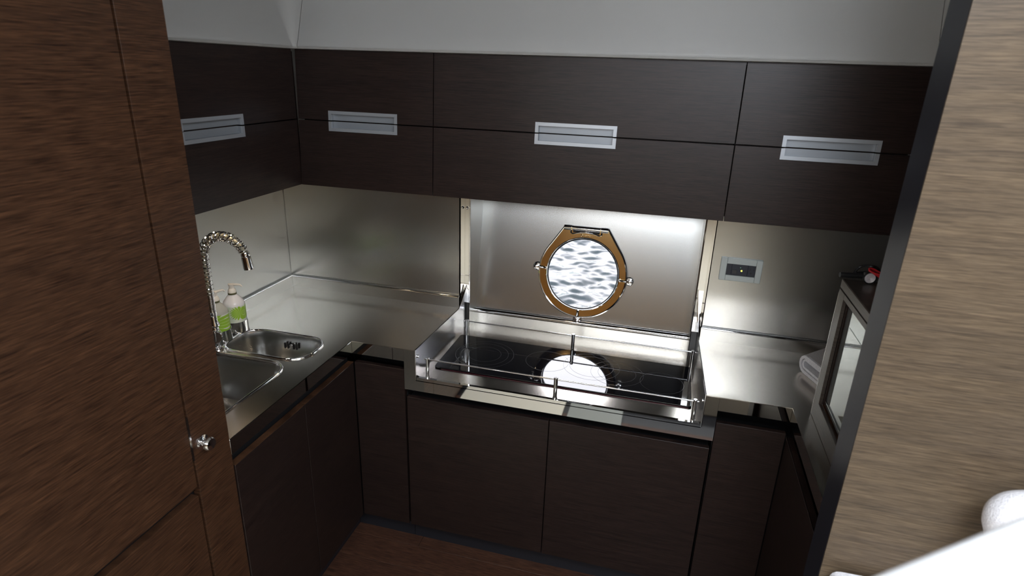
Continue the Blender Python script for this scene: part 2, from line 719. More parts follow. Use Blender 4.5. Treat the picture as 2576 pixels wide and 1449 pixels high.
# flat amber-tinted chrome face with a lifted outer and inner bead
fill_loops(bm, [[on_hull(px, pz, .016) for px, pz in outer], circ(.158, 64, .016)])
extrude_sheet(bm, -EN * .015)
obj('ring', bm, M['tinted_chrome'], win)
bm = BM()
tube(bm, [on_hull(px, pz, .014) for px, pz in outer], .0042, 8, closed=True)
tube(bm, circ(.1575, 64, .015), .0028, 8, closed=True)
obj('ring_bead', bm, M['chrome'], win, smooth=True)
bm = BM()
inner = [circ(.157, 48, .014), circ(.162, 48, -.03)]
va = [bm.verts.new(p) for p in inner[0]]
vb = [bm.verts.new(p) for p in inner[1]]
for k in range(48):
    bm.faces.new((va[k], vb[k], vb[(k + 1) % 48], va[(k + 1) % 48]))
bmesh.ops.solidify(bm, geom=list(bm.faces), thickness=.002)
tube(bm, circ(.1535, 48, .007), .0042, 8, closed=True)
obj('gasket', bm, M['rubber'], win, smooth=True)
bm = BM()
fill_loops(bm, [circ(.1565, 48, .004)])
extrude_sheet(bm, -EN * .004)
obj('pane', bm, M['pane'], win)
# hinge head
bm = BM()
tube(bm, [on_hull(-.060, .196, .026), on_hull(.060, .196, .026)], .0095, 14)
obj('hinge_pin', bm, M['chrome'], win, smooth=True)
for s in (-1, 1):
    bm = BM()
    tube(bm, [on_hull(s * .064, .196, .026), on_hull(s * .095, .196, .026)], .011, 14)
    obj('hinge_knuckle', bm, M['chrome'], win, smooth=True)
bm = BM()
hp = [(-.066, .188), (-.066, .174), (-.058, .171), (-.03, .1775), (0, .1800), (.03, .1775), (.058, .171), (.066, .174), (.066, .188)]
tube(bm, [on_hull(a_, b_, .019) for a_, b_ in hp], .0035, 8)
obj('hinge_leaf', bm, M['chrome'], win, smooth=True)
bm = BM()
plate_pts = [(-.058, .187), (-.056, .177), (0, .184), (.056, .177), (.058, .187)]
fill_loops(bm, [[on_hull(a_, b_, .0175) for a_, b_ in plate_pts]])
extrude_sheet(bm, EN * .001)
obj('hinge_slot', bm, M['black'], win)
# raised maker's mark under the hinge
fc = bpy.data.curves.new('maker_mark', 'FONT')
fc.body = 'nemo'
fc.size = .0150
fc.extrude = .0006
fc.align_x = 'LEFT'
mk = bpy.data.objects.new('maker_mark', fc)
COL.objects.link(mk)
bpy.context.view_layer.update()
dg = bpy.context.evaluated_depsgraph_get()
me = bpy.data.meshes.new_from_object(mk.evaluated_get(dg))
bpy.data.objects.remove(mk)
bpy.data.curves.remove(fc)
me.name = 'maker_mark'
bm = BM()
bm.from_mesh(me)
bpy.data.meshes.remove(me)
rot = Matrix((EX, EZ, EN)).transposed().to_4x4()
bm.transform(Matrix.Translation(on_hull(-.0120, .1635, .0175)) @ rot)
t = [on_hull(-.0175 + .0042 * math.cos(a), .1655 + .0055 * math.sin(a), .0178) for a in [2 * PI * k / 14 for k in range(14)]]
tube(bm, t, .0011, 6, closed=True)
tube(bm, [on_hull(-.0175, .170, .0178), on_hull(-.0175, .1745, .0178)], .0012, 6)
obj('maker_mark', bm, M['chrome'], win)
# three swing dogs
for ang in (176, -3, -91):
    a = math.radians(ang)
    ux, uz = math.cos(a), math.sin(a)

    def rp(rad, side, d):
        return on_hull(ux * rad - uz * side, uz * rad + ux * side, d)
    root = empty('latch', (0, 0, 0))
    root.parent = win
    root.location = rp(.205, 0, .01) - PC
    bm = BM()
    tube(bm, [rp(.163, 0, .018), rp(.176, 0, .026), rp(.190, 0, .026)], [.0045, .0055, .005], 10)
    lathe(bm, [(0, 0), (.0065, 0), (.0065, .004), (0, .006)], rp(.163, 0, .014), EN, 10)
    obj('swing_bolt', bm, M['chrome'], root, smooth=True)
    bm = BM()
    lathe(bm, [(0, 0), (.017, 0), (.019, .004), (.016, .010), (.006, .013), (0, .013)], rp(.202, 0, .001), EN, 20)
    obj('eye_base', bm, M['chrome'], root, smooth=True)
    bm = BM()
    lathe(bm, [(.0095, -.004), (.0095, .004), (.004, .006), (0, .006)], rp(.206, .002, .022), EN, 16)
    lathe(bm, [(.0095, 0), (.007, -.006), (0, -.008)], rp(.206, .002, .020), EN, 16)
    obj('knurled_nut', bm, M['chrome'], root, smooth=True)

# sea outside
bm = BM()
nx, ny = 330, 330
X0, X1, Y0, Y1, ZWA = -5.5, 2.5, 3.0, 11.0, -.5
grid = []
for j in range(ny):
    row = []
    yy = Y0 + (Y1 - Y0) * j / (ny - 1)
    for i in range(nx):
        xx = X0 + (X1 - X0) * i / (nx - 1)
        p = Vector((xx * 4.2 + yy * .9, yy * 5.2 - xx * 1.4, 0))
        h = noise.noise(p) * .036 + noise.noise(p * 2.1 + Vector((7, 3, 1))) * .018 + noise.noise(p * 4.3) * .006 + noise.noise(p * .35) * .05
        row.append(bm.verts.new((xx, yy, ZWA + h)))
    grid.append(row)
for j in range(ny - 1):
    for i in range(nx - 1):
        bm.faces.new((grid[j][i], grid[j][i + 1], grid[j + 1][i + 1], grid[j + 1][i]))
box(bm, -60, 60, 11.0, 120, ZWA - .2, ZWA - .02)
obj('sea', bm, M['water'], smooth=True, label='rippled grey sea water outside the porthole', cat='water', kind='stuff')

# ------------------------------------------------------------------ worktop
wt = empty('worktop', (-.3, 2.0, C), 'U-shaped brushed steel worktop with polished front edges, two sink bowls and a hob tray', 'worktop')
S1 = rrect(-1.502, -1.155, 1.617, 1.806, .075, 8)
S2 = rrect(-1.520, -1.180, 1.20, 1.590, .07, 8)
TX0, TX1 = -.824, .200           # tray opening in front
BX0, BX1 = -.808, .186           # tray opening at the wall
YRn = 1.33
outline = [(XW + .001, YO), (XL, YO), (XL, YB), (TX0, YB), (BX0, YW - .0), (XW + .001, YW)]
out2 = [(TX1, YB), (XR, YB), (XR, YRn), (XRW - .004, YRn), (XRW - .004, YW), (BX1, YW)]
bm = BM()
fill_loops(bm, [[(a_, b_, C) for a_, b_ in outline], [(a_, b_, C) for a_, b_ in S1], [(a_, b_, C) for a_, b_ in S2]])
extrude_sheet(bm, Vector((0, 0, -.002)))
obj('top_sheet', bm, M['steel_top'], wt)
bm = BM()
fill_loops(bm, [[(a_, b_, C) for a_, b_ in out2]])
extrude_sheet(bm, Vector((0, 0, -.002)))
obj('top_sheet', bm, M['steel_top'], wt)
AP = .849
bobj('apron', (XL - .018, XL, YO, YB + .002, AP, C - .002), M['mirror'], wt, .0008)
bobj('apron', (XL, -.868, YB, YB + .012, AP, C - .002), M['mirror'], wt, .0008)
bobj('apron', (.242, XR, YB, YB + .012, AP, C - .002), M['mirror'], wt, .0008)
bobj('apron', (XR, XR + .018, YRn, YB + .002, AP, C - .002), M['mirror'], wt, .0008)
# deep apron under the hob, notched by the tray
bm = BM()
ZA, ZTR, ZLP = .734, .779, .791
prism(bm, [(-.868, ZA), (.242, ZA), (.242, C - .002), (TX1 + .0, C - .002), (TX1, ZLP + .012), (TX1 - .004, ZLP + .003), (TX1 - .012, ZLP),
           (TX0 + .012, ZLP), (TX0 + .004, ZLP + .003), (TX0, ZLP + .012), (TX0, C - .002), (-.868, C - .002)], 'y', YB - .001, YB + .011)
obj('deep_apron', bm, M['mirror'], wt)
# upstand at the wall with a small polished lip
UP = .9505


def upstand(pts, mat):
    for (a_, b_) in zip(pts, pts[1:]):
        pass


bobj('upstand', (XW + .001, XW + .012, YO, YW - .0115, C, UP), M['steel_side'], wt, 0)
bobj('upstand', (XW + .001, -.812, YW - .011, YW, C, UP), M['steel_wall'], wt, 0)
bobj('upstand', (.189, XRW - .004, YW - .011, YW, C, UP), M['steel_wall'], wt, 0)
for pts in ([(XW + .010, YO, UP), (XW + .010, YW - .010, UP)], [(XW + .010, YW - .010, UP), (-.813, YW - .010, UP)], [(.190, YW - .010, UP), (XRW - .005, YW - .010, UP)]):
    bm = BM()
    tube(bm, pts, .0042, 10)
    obj('upstand_lip', bm, M['chrome'], wt, smooth=True)
# hob tray: floor, back upstand, rounded chrome lip, side guards
bm = BM()
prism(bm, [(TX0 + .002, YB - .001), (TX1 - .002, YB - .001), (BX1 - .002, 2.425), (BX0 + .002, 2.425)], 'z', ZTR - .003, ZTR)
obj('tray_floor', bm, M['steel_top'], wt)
bobj('tray_back', (-.79, .157, 2.418, 2.424, ZTR, .836), M['steel_wall'], wt, 0)
bm = BM()
tube(bm, [(-.79, 2.420, .838), (.157, 2.420, .838)], .011, 16)
obj('tray_lip', bm, M['chrome'], wt, smooth=True)
for (xa, xb, s) in ((TX0, BX0, 1), (TX1, BX1, -1)):
    bm = BM()
    th = .0028 * s
    pr = [(YB - .001, ZTR), (2.345, ZTR), (2.345, .975), (2.335, .965), (2.262, .906), (2.25, C + .002), (YB - .001, C + .002)]
    lo, hi = [], []
    for (yy, zz) in pr:
        xx = xa + (xb - xa) * (yy - YB) / (YW - YB)
        if yy > YW:
            xx += .0 * s
        lo.append(bm.verts.new((xx, yy, zz)))
        hi.append(bm.verts.new((xx + th, yy, zz)))
    bm.faces.new(lo)
    bm.faces.new(list(reversed(hi)))
    for i in range(len(pr)):
        j = (i + 1) % len(pr)
        bm.faces.new((lo[i], lo[j], hi[j], hi[i]))
    obj('side_guard', bm, M['steel_guard'], wt)
    bm = BM()
    edge = [(YB - .002, ZTR + .002), (YB - .002, C + .002), (2.25, C + .002), (2.262, .906), (2.335, .965), (2.343, .98)]
    tube(bm, [(xa + (xb - xa) * (yy - YB) / (YW - YB) + th / 2, yy, zz) for yy, zz in edge], .0022, 8)
    obj('guard_edge', bm, M['chrome'], wt, smooth=True)
# two slotted bolts of the guards (seen as small studs)
for (xx, s) in ((TX0 + .004, 1), (TX1 - .004, -1)):
    bm = BM()
    lathe(bm, [(0, 0), (.006, 0), (.006, .005), (0, .006)], (xx, YB + .02, .868), (s, 0, 0), 12)
    obj('stud', bm, M['chrome'], wt, smooth=True)


def bowl(name, pts, depth, shrink, label_, drain=True, overflow=False):
    b_ = empty(name, (0, 0, 0))
    b_.parent = wt
    cx = sum(p[0] for p in pts) / len(pts)
    cy = sum(p[1] for p in pts) / len(pts)
    b_.location = Vector((cx, cy, C)) - gpos(wt)
    bm_ = BM()
    rows = []
    levels = [(0, 1.0), (-.006, .985), (-.03, .975), (-depth * .6, .96), (-depth * .88, .93), (-depth * .97, .88), (-depth, .78), (-depth * 1.01, .3)]
    for (dz, s_) in levels:
        rows.append([bm_.verts.new((cx + (x - cx) * s_, cy + (y_ - cy) * s_, C + dz)) for x, y_ in pts])
    n_ = len(pts)
    for a, c_ in zip(rows, rows[1:]):
        for k in range(n_):
            bm_.faces.new((a[k], a[(k + 1) % n_], c_[(k + 1) % n_], c_[k]))
    bm_.faces.new(rows[-1])
    bmesh.ops.recalc_face_normals(bm_, faces=bm_.faces)
    bmesh.ops.reverse_faces(bm_, faces=bm_.faces)
    obj('bowl', bm_, M['steel_bowl'], b_, smooth=True, fix=False)
    bm_ = BM()
    tube(bm_, [(x, y_, C + .0012) for x, y_ in pts], .0048, 10, closed=True)
    obj('rim', bm_, M['chrome'], b_, smooth=True)
    bm_ = BM()
    lathe(bm_, [(.043, .0), (.043, .003), (.036, .004), (.030, -.001), (0, -.001)], (cx, cy, C - depth * 1.01), (0, 0, 1), 28)
    obj('drain', bm_, M['chrome'], b_, smooth=True)
    if overflow:
        # five overflow slots and their screw on the back wall of the bowl
        for k in range(5):
            if k == 2:
                continue
            bobj('overflow_slot', (-1.349 + .0125 * k, -1.343 + .0125 * k, 1.796 - .004, 1.7985, .845, .866), M['black'], b_, 0)
        bm_ = BM()
        lathe(bm_, [(0, 0), (.0065, 0), (.0065, .003), (0, .005)], (-1.321, 1.7975, .856), (0, -1, 0), 14)
        obj('overflow_screw', bm_, M['chrome'], b_, smooth=True)
    return b_


bowl('small_sink', S1, .13, .9, '', overflow=True)
bowl('large_sink', S2, .17, .9, '')

# ------------------------------------------------------------------ base cabinets
def door_panel(parent, b, mat=None, name='door'):
    return bobj(name, b, mat or M['wenge'], parent, .0012)


ZD = .813
# left run under the sinks
cb = empty('base_cabinet', (-1.36, 1.49, 0), 'dark wood base cabinet with two doors under the sinks, left of the galley', 'cabinet')
bobj('carcass', (XW + .002, XL - .024, YO + .001, 2.28, .10, .72), M['black'], cb, 0)
bobj('plinth', (XW + .05, -1.125, YO + .001, 1.8785, 0, .099), M['kick'], cb, 0)
bobj('top_rail', (-1.128, -1.108, YO + .001, 1.835, .722, AP - .002), M['black'], cb, 0)
door_panel(cb, (XL - .018, XL + .004, 1.163, 1.4985, .10, ZD))
door_panel(cb, (XL - .018, XL + .004, 1.5015, 1.824, .10, ZD))
bobj('lit_top_edge', (XL - .018, XL + .0042, 1.163, 1.4985, ZD + .0002, ZD + .002), M['locker_wood'], cb, 0)  # added strip: lighter wood stands in for light on the door tops
bobj('lit_top_edge', (XL - .018, XL + .0042, 1.5015, 1.824, ZD + .0002, ZD + .002), M['locker_wood'], cb, 0)
# back left narrow
cb = empty('base_cabinet', (-.97, 1.9, 0), 'narrow dark wood base cabinet filling the inner corner beside the sink run', 'cabinet')
bobj('carcass', (-1.10, -.870, YB + .03, 2.27, .10, .78), M['black'], cb, 0)
bobj('plinth', (-1.124, -.868, 1.8785, 1.90, 0, .099), M['kick'], cb, 0)
door_panel(cb, (XL + .005, -.8705, YB + .003, YB + .022, .10, ZD))
# centre pair under the hob
cb = empty('base_cabinet', (-.31, 1.9, 0), 'wide dark wood base cabinet with two doors under the hob', 'cabinet')
bobj('carcass', (-.860, .236, YB + .03, 2.27, .10, .69), M['black'], cb, 0)
bobj('plinth', (-.866, .238, 1.8785, 1.90, 0, .099), M['kick'], cb, 0)
door_panel(cb, (-.8625, -.3145, YB + .003, YB + .022, .10, .700))
door_panel(cb, (-.3115, .2365, YB + .003, YB + .022, .10, .700))
# back right
cb = empty('base_cabinet', (.35, 1.9, 0), 'dark wood base cabinet with one door right of the hob doors', 'cabinet')
bobj('carcass', (.244, .50, YB + .03, 2.27, .10, .78), M['black'], cb, 0)
bobj('plinth', (.240, .50, 1.8785, 1.90, 0, .099), M['kick'], cb, 0)
door_panel(cb, (.2445, .4595, YB + .003, YB + .022, .10, .803))
# right run under the oven
cb = empty('base_cabinet', (.77, 1.55, 0), 'dark wood base cabinet under the built-in oven on the right', 'cabinet')
bobj('carcass', (.492, 1.08, YRn + .004, 1.85, .10, .72), M['black'], cb, 0)
bobj('plinth', (.507, .53, YRn + .004, 1.8785, 0, .099), M['kick'], cb, 0)
door_panel(cb, (.4615, .4815, YRn + .004, 1.824, .10, .795))
bm = BM()
box(bm, .4600, .4618, YRn + .006, 1.822, .793, .7965)  # added steel strip standing in for the highlight along the door top
obj('edge_highlight', bm, M['satin'], cb)

# ------------------------------------------------------------------ wall cabinets
HW, HH = .262, .0325


def pull_door(parent, upper, x0, x1, z0, z1, cx, tf):
    """door slab in a local frame (x right, y depth, z up; front plane y=0) with a half recessed pull at its
    free edge; tf maps local to world"""
    bm_ = BM()
    hx0, hx1 = cx - HW / 2 + .006, cx + HW / 2 - .006
    hh = HH - .006
    if upper:
        pts = [(x0, z0), (hx0, z0), (hx0, z0 + hh), (hx1, z0 + hh), (hx1, z0), (x1, z0), (x1, z1), (x0, z1)]
    else:
        pts = [(x0, z0), (x1, z0), (x1, z1), (hx1, z1), (hx1, z1 - hh), (hx0, z1 - hh), (hx0, z1), (x0, z1)]
    prism(bm_, pts, 'y', 0, .02, .0004)
    bm_.transform(tf)
    d = obj('door', bm_, M['wenge'], parent)
    # aluminium pull: flat flange, cup behind
    bm_ = BM()
    fx0, fx1 = cx - HW / 2, cx + HW / 2
    fz = HH
    s = 1 if upper else -1
    ze = z0 if upper else z1

    def B(a, b2, ya, yb, za, zb_):
        lo, hi = sorted((ze + s * za, ze + s * zb_))
        box(bm_, a, b2, ya, yb, lo, hi)
    fl_ = .011
    B(fx0, fx0 + fl_, -.0018, .004, 0, fz)
    B(fx1 - fl_, fx1, -.0018, .004, 0, fz)
    B(fx0 + fl_, fx1 - fl_, -.0018, .004, fz - fl_, fz)
    bm_.transform(tf)
    pull = obj('recessed_pull', bm_, M['alu'], d, label='aluminium recessed pull')
    bm_ = BM()
    # cup walls
    B(fx0 + fl_ - .002, fx0 + fl_, .004, .017, 0, fz - fl_ + .002)
    B(fx1 - fl_, fx1 - fl_ + .002, .004, .017, 0, fz - fl_ + .002)
    B(fx0 + fl_, fx1 - fl_, .004, .017, fz - fl_, fz - fl_ + .002)
    B(fx0 + fl_ - .002, fx1 - fl_ + .002, .016, .018, 0, fz - fl_ + .002)
    bm_.transform(tf)
    obj('pull_cup', bm_, M['alu_cup_shaded'], d)
    return d


def tilt_tf(ang):
    piv = Vector((0, YU - .005, ZS))
    return Matrix.Translation(piv) @ Matrix.Rotation(ang, 4, 'X') @ Matrix.Translation(Vector((0, 0, -ZS)))


TB = tilt_tf(math.radians(-3.2))
wall_units = [(XU + .003, -.791, -1.052, 'dark wood wall cabinet above the corner of the worktop, left of the hob'),
              (-.788, .177, -.306, 'widest dark wood wall cabinet, above the porthole'),
              (.180, .655, .440, 'dark wood wall cabinet above the socket plate, right of the porthole')]
for (x0, x1, cx, lab) in wall_units:
    cb = empty('wall_cabinet', ((x0 + x1) / 2, 2.1, ZB), lab, 'cabinet', 'dark wood wall cabinets')
    bobj('carcass', (x0 + .001, x1 - .001, 1.985, YW - .002 if x1 < -.7 or x0 > .1 else 2.54, ZB + .004, ZT - .01), M['wenge'], cb, 0)
    pull_door(cb, True, x0, x1, ZS + .002, ZT - .002, cx, TB)
    pull_door(cb, False, x0, x1, ZB, ZS - .002, cx, TB)
# left run: local x runs along -y... door plane faces +x
TL = Matrix.Translation(Vector((XU, 0, 0))) @ Matrix.Rotation(PI / 2, 4, 'Z')
cb = empty('wall_cabinet', (-1.47, 1.5, ZB), 'dark wood wall cabinet over the tap, half hidden by the tall locker', 'cabinet', 'dark wood wall cabinets')
bobj('carcass', (XW + .001, XU - .022, 1.102, 1.98, ZB + .004, ZT - .01), M['wenge'], cb, 0)
pull_door(cb, True, 1.102, 1.942, ZS + .002, ZT - .002, 1.527, TL)
pull_door(cb, False, 1.102, 1.942, ZB, ZS - .002, 1.527, TL)

# ------------------------------------------------------------------ tall locker on the left
lk = empty('locker', (-1.3, .6, 0), 'tall dark wood locker in the left foreground with a chrome knob', 'locker')
XT = -1.078
bobj('carcass', (-1.64, XT - .024, -.30, 1.150, 0, 2.49), M['black'], lk, 0)
bobj('stile', (XT - .022, XT, 1.0345, 1.1585, .0, 2.49), M['locker_wood'], lk, .0005)
bobj('door', (XT - .022, XT, -.30, 1.0275, .842, 2.49), M['locker_wood'], lk, .0005)
bobj('door', (XT - .024, XT - .002, -.30, 1.0275, .03, .816), M['locker_wood'], lk, .0005)
bobj('end_panel', (-1.64, XT - .022, 1.1505, 1.1585, 0, 2.49), M['locker_wood'], lk, 0)
bobj('lock_plate', (XT - .004, XT + .0008, 1.0280, 1.0340, .92, 1.047), M['satin'], lk, 0)
bm = BM()
kc = (XT, 1.066, .953)
lathe(bm, [(.0, 0), (.020, 0), (.020, .003), (.009, .006), (.008, .016), (.0, .016)], kc, (1, 0, 0), 24)
kb = obj('knob', bm, M['chrome'], lk, smooth=True)
bm = BM()
lathe(bm, [(0, .015), (.015, .015), (.0185, .019), (.0185, .024), (.015, .029), (.006, .031), (0, .031)], kc, (1, 0, 0), 28)
obj('knob_cap', bm, M['chrome'], kb, smooth=True)

# ------------------------------------------------------------------ bulkhead on the right
bh = empty('wall_bulkhead', (.77, 1.28, 0), kind='structure')
bobj('edge_board', (.442, .4455, 1.232, 1.329, 0, 2.49), M['edge'], bh, .0015)
bobj('face_board', (.442, 2.0, 1.2285, 1.2318, 0, 2.49), M['wood_grey'], bh, 0)
bobj('core_board', (.446, 1.099, 1.2322, 1.3285, 0, 2.49), M['wenge'], bh, 0)

# ------------------------------------------------------------------ hob
hb = empty('hob', (-.31, 2.05, ZTR), 'black ceramic glass hob with printed cooking zones in a steel tray', 'hob')
HY0, HY1, HX0, HX1 = 1.938, 2.250, -.795, .170
bm = BM()
prism(bm, rrect(HX0, HX1, HY0, HY1, .012, 5), 'z', ZTR + .0022, .786, .001)
obj('glass_plate', bm, M['hob_glass'], hb)
bobj('base_frame', (HX0 + .03, HX1 - .03, HY0 + .012, HY1 - .012, ZTR + .0002, ZTR + .002), M['black'], hb, 0)
bobj('front_seal', (HX0 + .03, HX1 - .01, HY0 - .004, HY0 - .0005, ZTR + .0003, ZTR + .0018), M['redline'], hb, 0)


def zone(cx, cy, rads):
    for r_ in rads:
        bm_ = BM()
        n_ = 56
        a_ = [bm_.verts.new((cx + r_ * math.cos(2 * PI * k / n_), cy + r_ * math.sin(2 * PI * k / n_), .7863)) for k in range(n_)]
        b_ = [bm_.verts.new((cx + (r_ + .0009) * math.cos(2 * PI * k / n_), cy + (r_ + .0009) * math.sin(2 * PI * k / n_), .7863)) for k in range(n_)]
        for k in range(n_):
            bm_.faces.new((a_[k], a_[(k + 1) % n_], b_[(k + 1) % n_], b_[k]))
        obj('zone_ring', bm_, M['hob_print'], hb)


zone(-.640, 2.100, [.118, .096, .066])
zone(-.385, 2.120, [.085])
zone(-.209, 2.130, [.085, .110])
zone(-.107, 2.105, [.100, .072])
zone(.063, 2.080, [.080])
bm = BM()
for k in range(4):
    box(bm, -.413 + k * .009 + (.012 if k > 1 else 0), -.407 + k * .009 + (.012 if k > 1 else 0), 1.985, 1.9862, .7861, .7864)
    box(bm, -.413 + k * .009 + (.012 if k > 1 else 0), -.4122 + k * .009 + (.012 if k > 1 else 0), 1.985, 1.991, .7861, .7864)
obj('touch_marks', bm, M['hob_print'], hb)

# fiddle rails (pot guards) in front of and behind the hob
def fiddle(name, lab, ypost, ends, z0, z1, mids, yl):
    f_ = empty(name, (ends[0], yl, z0), lab, 'rail')
    for xx in [ends[0]] + mids + [ends[1]]:
        bm_ = BM()
        lathe(bm_, [(0, 0), (.0088, 0), (.0088, .002), (.0072, .003), (.0072, z1 - z0 - .003), (.0076, z1 - z0 - .001), (.006, z1 - z0 + .001), (0, z1 - z0 + .001)], (xx, yl, z0), (0, 0, 1), 18)
        obj('post', bm_, M['satin'], f_, smooth=True)
    bm_ = BM()
    tube(bm_, [(ends[0] - .012, yl, z1 - .006), (ends[1] + .012, yl, z1 - .006)], .0028, 10)
    obj('bar', bm_, M['chrome'], f_, smooth=True)


fiddle('fiddle_rail', 'thin steel pot rail along the front edge of the hob tray', 0, (-.790, .172), ZTR, .858, [-.303], 1.862)
fiddle('fiddle_rail', 'thin steel pot rail behind the black hob glass, nearer the porthole', 0, (-.772, .172), ZTR, .854, [-.307], 2.2605)

# ------------------------------------------------------------------ oven housing
oh = empty('oven_housing', (.76, 1.57, C), 'grey-brown wooden housing standing on the right worktop around the oven', 'housing')
OX, OYF, OYN, OZT = .511, 1.812, YRn + .002, 1.345
bobj('top_board', (OX, 1.06, OYN, OYF, 1.318, OZT), M['wood_frame'], oh, .002)
bm = BM()
prism(bm, [(OYN, C + .001), (OYF, C + .001), (OYF, 1.315), (1.757, 1.315), (1.757, .965), (OYN, .965)], 'x', OX, OX + .010, .001)
box(bm, OX, OX + .010, OYN, 1.7565, 1.300, 1.315)
obj('front_frame', bm, M['wood_frame'], oh)
bobj('reveal', (OX + .0102, .574, 1.753, 1.766, .966, 1.314), M['wenge'], oh, 0)
bobj('reveal', (OX + .0102, .574, OYN, 1.753, 1.2975, 1.3145), M['wenge'], oh, 0)
bobj('reveal', (OX + .0102, .574, OYN, 1.753, .964, .966), M['locker_wood'], oh, 0)
bobj('side_board', (OX + .0305, 1.06, OYF - .018, OYF, C + .001, 1.3175), M['wood_frame'], oh, 0)
bobj('bottom_board', (OX + .0305, 1.06, OYN, OYF - .02, C + .004, .963), M['wenge'], oh, 0)
bobj('back_edge_strip', (OX + .0, OX + .0025, OYF + .0, OYF + .0018, C + .003, 1.305), M['satin'], oh, 0)
ov = empty('built_in_oven', (.8, 1.55, .966), 'built-in compact oven with a reflective glass door inside the wooden housing', 'oven')
bobj('oven_body', (.575, 1.03, OYN + .004, 1.752, .967, 1.294), M['black_plastic'], ov, .001)
bm = BM()
box(bm, .5280, .5745, OYN + .006, 1.750, .972, 1.290, .002)
obj('door_frame', bm, M['black_plastic'], ov)
bobj('door_glass', (.5265, .5279, OYN + .008, 1.748, .984, 1.288), M['oven_glass'], ov, .0008)
bobj('window_glass', (.5255, .5264, OYN + .010, 1.700, 1.028, 1.240), M['oven_glass'], ov, .0004)
bobj('lower_trim', (.5240, .5279, OYN + .008, 1.748, .972, .9825), M['satin'], ov, .0004)

# ------------------------------------------------------------------ socket plate
sp_ = empty('socket_plate', (.297, YW, 1.155), 'silver rectangular switch and socket plate on the splashback right of the porthole', 'socket')
Z0p, Z1p, X0p, X1p = 1.155, 1.243, .224, .371
for b in ((X0p, X0p + .0225, YW - .010, YW - .0005, Z0p, Z1p), (X1p - .0215, X1p, YW - .010, YW - .0005, Z0p, Z1p)):
    bobj('end_bar', b, M['plate'], sp_, .0015)
for b in ((X0p + .0227, X1p - .0217, YW - .0092, YW - .0005, 1.2205, Z1p), (X0p + .0227, X1p - .0217, YW - .0092, YW - .0005, Z0p, 1.1765)):
    bobj('frame_bar', b, M['plate'], sp_, .0012)
xs = [.2467, .2652, .3035, .3223, .3493]
for a_, b_ in zip([.2467, .2655, .3225], [.2650, .3220, .3490]):
    bobj('module', (a_, b_, YW - .0055, YW - .0005, 1.1768, 1.2202), M['module'], sp_, .0006)
bobj('rocker', (.268, .285, YW - .0072, YW - .0056, 1.183, 1.199), plain('dim_switch', (.05, .048, .052), .4), sp_, .0006)
bm = BM()
lathe(bm, [(0, 0), (.0034, 0), (.0030, .0016), (0, .002)], (.3010, YW - .0056, 1.1965), (0, -1, 0), 16)
obj('indicator', bm, M['led'], sp_, smooth=True)
bm = BM()
lathe(bm, [(0, 0), (.0016, 0), (0, .0008)], (.296, YW - .0056, 1.2085), (0, -1, 0), 10)
obj('indicator', bm, M['led_dim'], sp_, smooth=True)
bm = BM()
box(bm, .3290, .3312, YW - .0060, YW - .0056, 1.200, 1.209)
box(bm, .3415, .3433, YW - .0060, YW - .0056, 1.2005, 1.2075)
lathe(bm, [(0, 0), (.0030, 0), (.0030, .0005), (0, .0005)], (.3345, YW - .0055, 1.190), (0, -1, 0), 12)
obj('socket_slots', bm, M['black'], sp_)

# ------------------------------------------------------------------ spring tap
TY = 1.62
tp = empty('kitchen_tap', (-1.515, TY, C), 'chrome spring-neck kitchen tap beside the large sink', 'tap')
bm = BM()
lathe(bm, [(0, 0), (.027, 0), (.027, .004), (.0225, .006), (.0225, .055), (.020, .060), (0, .060)], (-1.500, TY, C), (0, 0, 1), 28)
obj('base_body', bm, M['chrome'], tp, smooth=True)
bm = BM()
ax = Vector((.60, -.76, .22)).normalized()
c0 = Vector((-1.498, TY, .948))
lathe(bm, [(0, -.012), (.023, -.012), (.023, .030), (.0215, .032), (0, .032)], c0, ax, 28)
hd = obj('lever_body', bm, M['chrome'], tp, smooth=True)
bm = BM()
lathe(bm, [(.0, .0325), (.0205, .0325), (.0205, .0345), (0, .0345)], c0, ax, 28)
obj('lever_cap', bm, M['satin'], hd, smooth=True)
bm = BM()
u_, v_ = frame_at(ax)
tube(bm, [c0 + ax * .036 + Vector((0, 0, 1)) * -.018, c0 + ax * .036 + Vector((.006, .004, 1)).normalized() * .019], .0022, 8)
obj('lever_line', bm, M['chrome'], hd, smooth=True)
bm = BM()
lathe(bm, [(.0, .055), (.019, .055), (.0205, .062), (.016, .070), (.0145, .083), (.019, .088), (.019, .098), (.013, .108), (.0125, .128), (.016, .132), (.016, .142), (.010, .146), (0, .146)], (-1.499, TY, C), (0, 0, 1), 28)
obj('valve_body', bm, M['chrome'], tp, smooth=True)
# neck path: straight up, then an arch over the sink
NX, NZ, NR = -1.500, 1.238, .088
neck = [Vector((NX, TY, 1.03 + (NZ - 1.03) * k / 20)) for k in range(21)]
for k in range(1, 33):
    a = PI - (PI * .86) * k / 32
    neck.append(Vector((NX + NR + NR * math.cos(a), TY, NZ + NR * math.sin(a) * .98)))


def resample(path_, n_):
    L_ = [0]
    for a, b2 in zip(path_, path_[1:]):
        L_.append(L_[-1] + (b2 - a).length)
    out_, j_ = [], 0
    for k in range(n_ + 1):
        s_ = L_[-1] * k / n_
        while j_ < len(L_) - 2 and L_[j_ + 1] < s_:
            j_ += 1
        t_ = (s_ - L_[j_]) / max(L_[j_ + 1] - L_[j_], 1e-9)
        out_.append(path_[j_].lerp(path_[j_ + 1], t_))
    return out_, L_[-1]


np_, Ln = resample(neck, 120)
bm = BM()
tube(bm, np_, .0062, 12)
obj('hose', bm, M['hose'], tp, smooth=True)


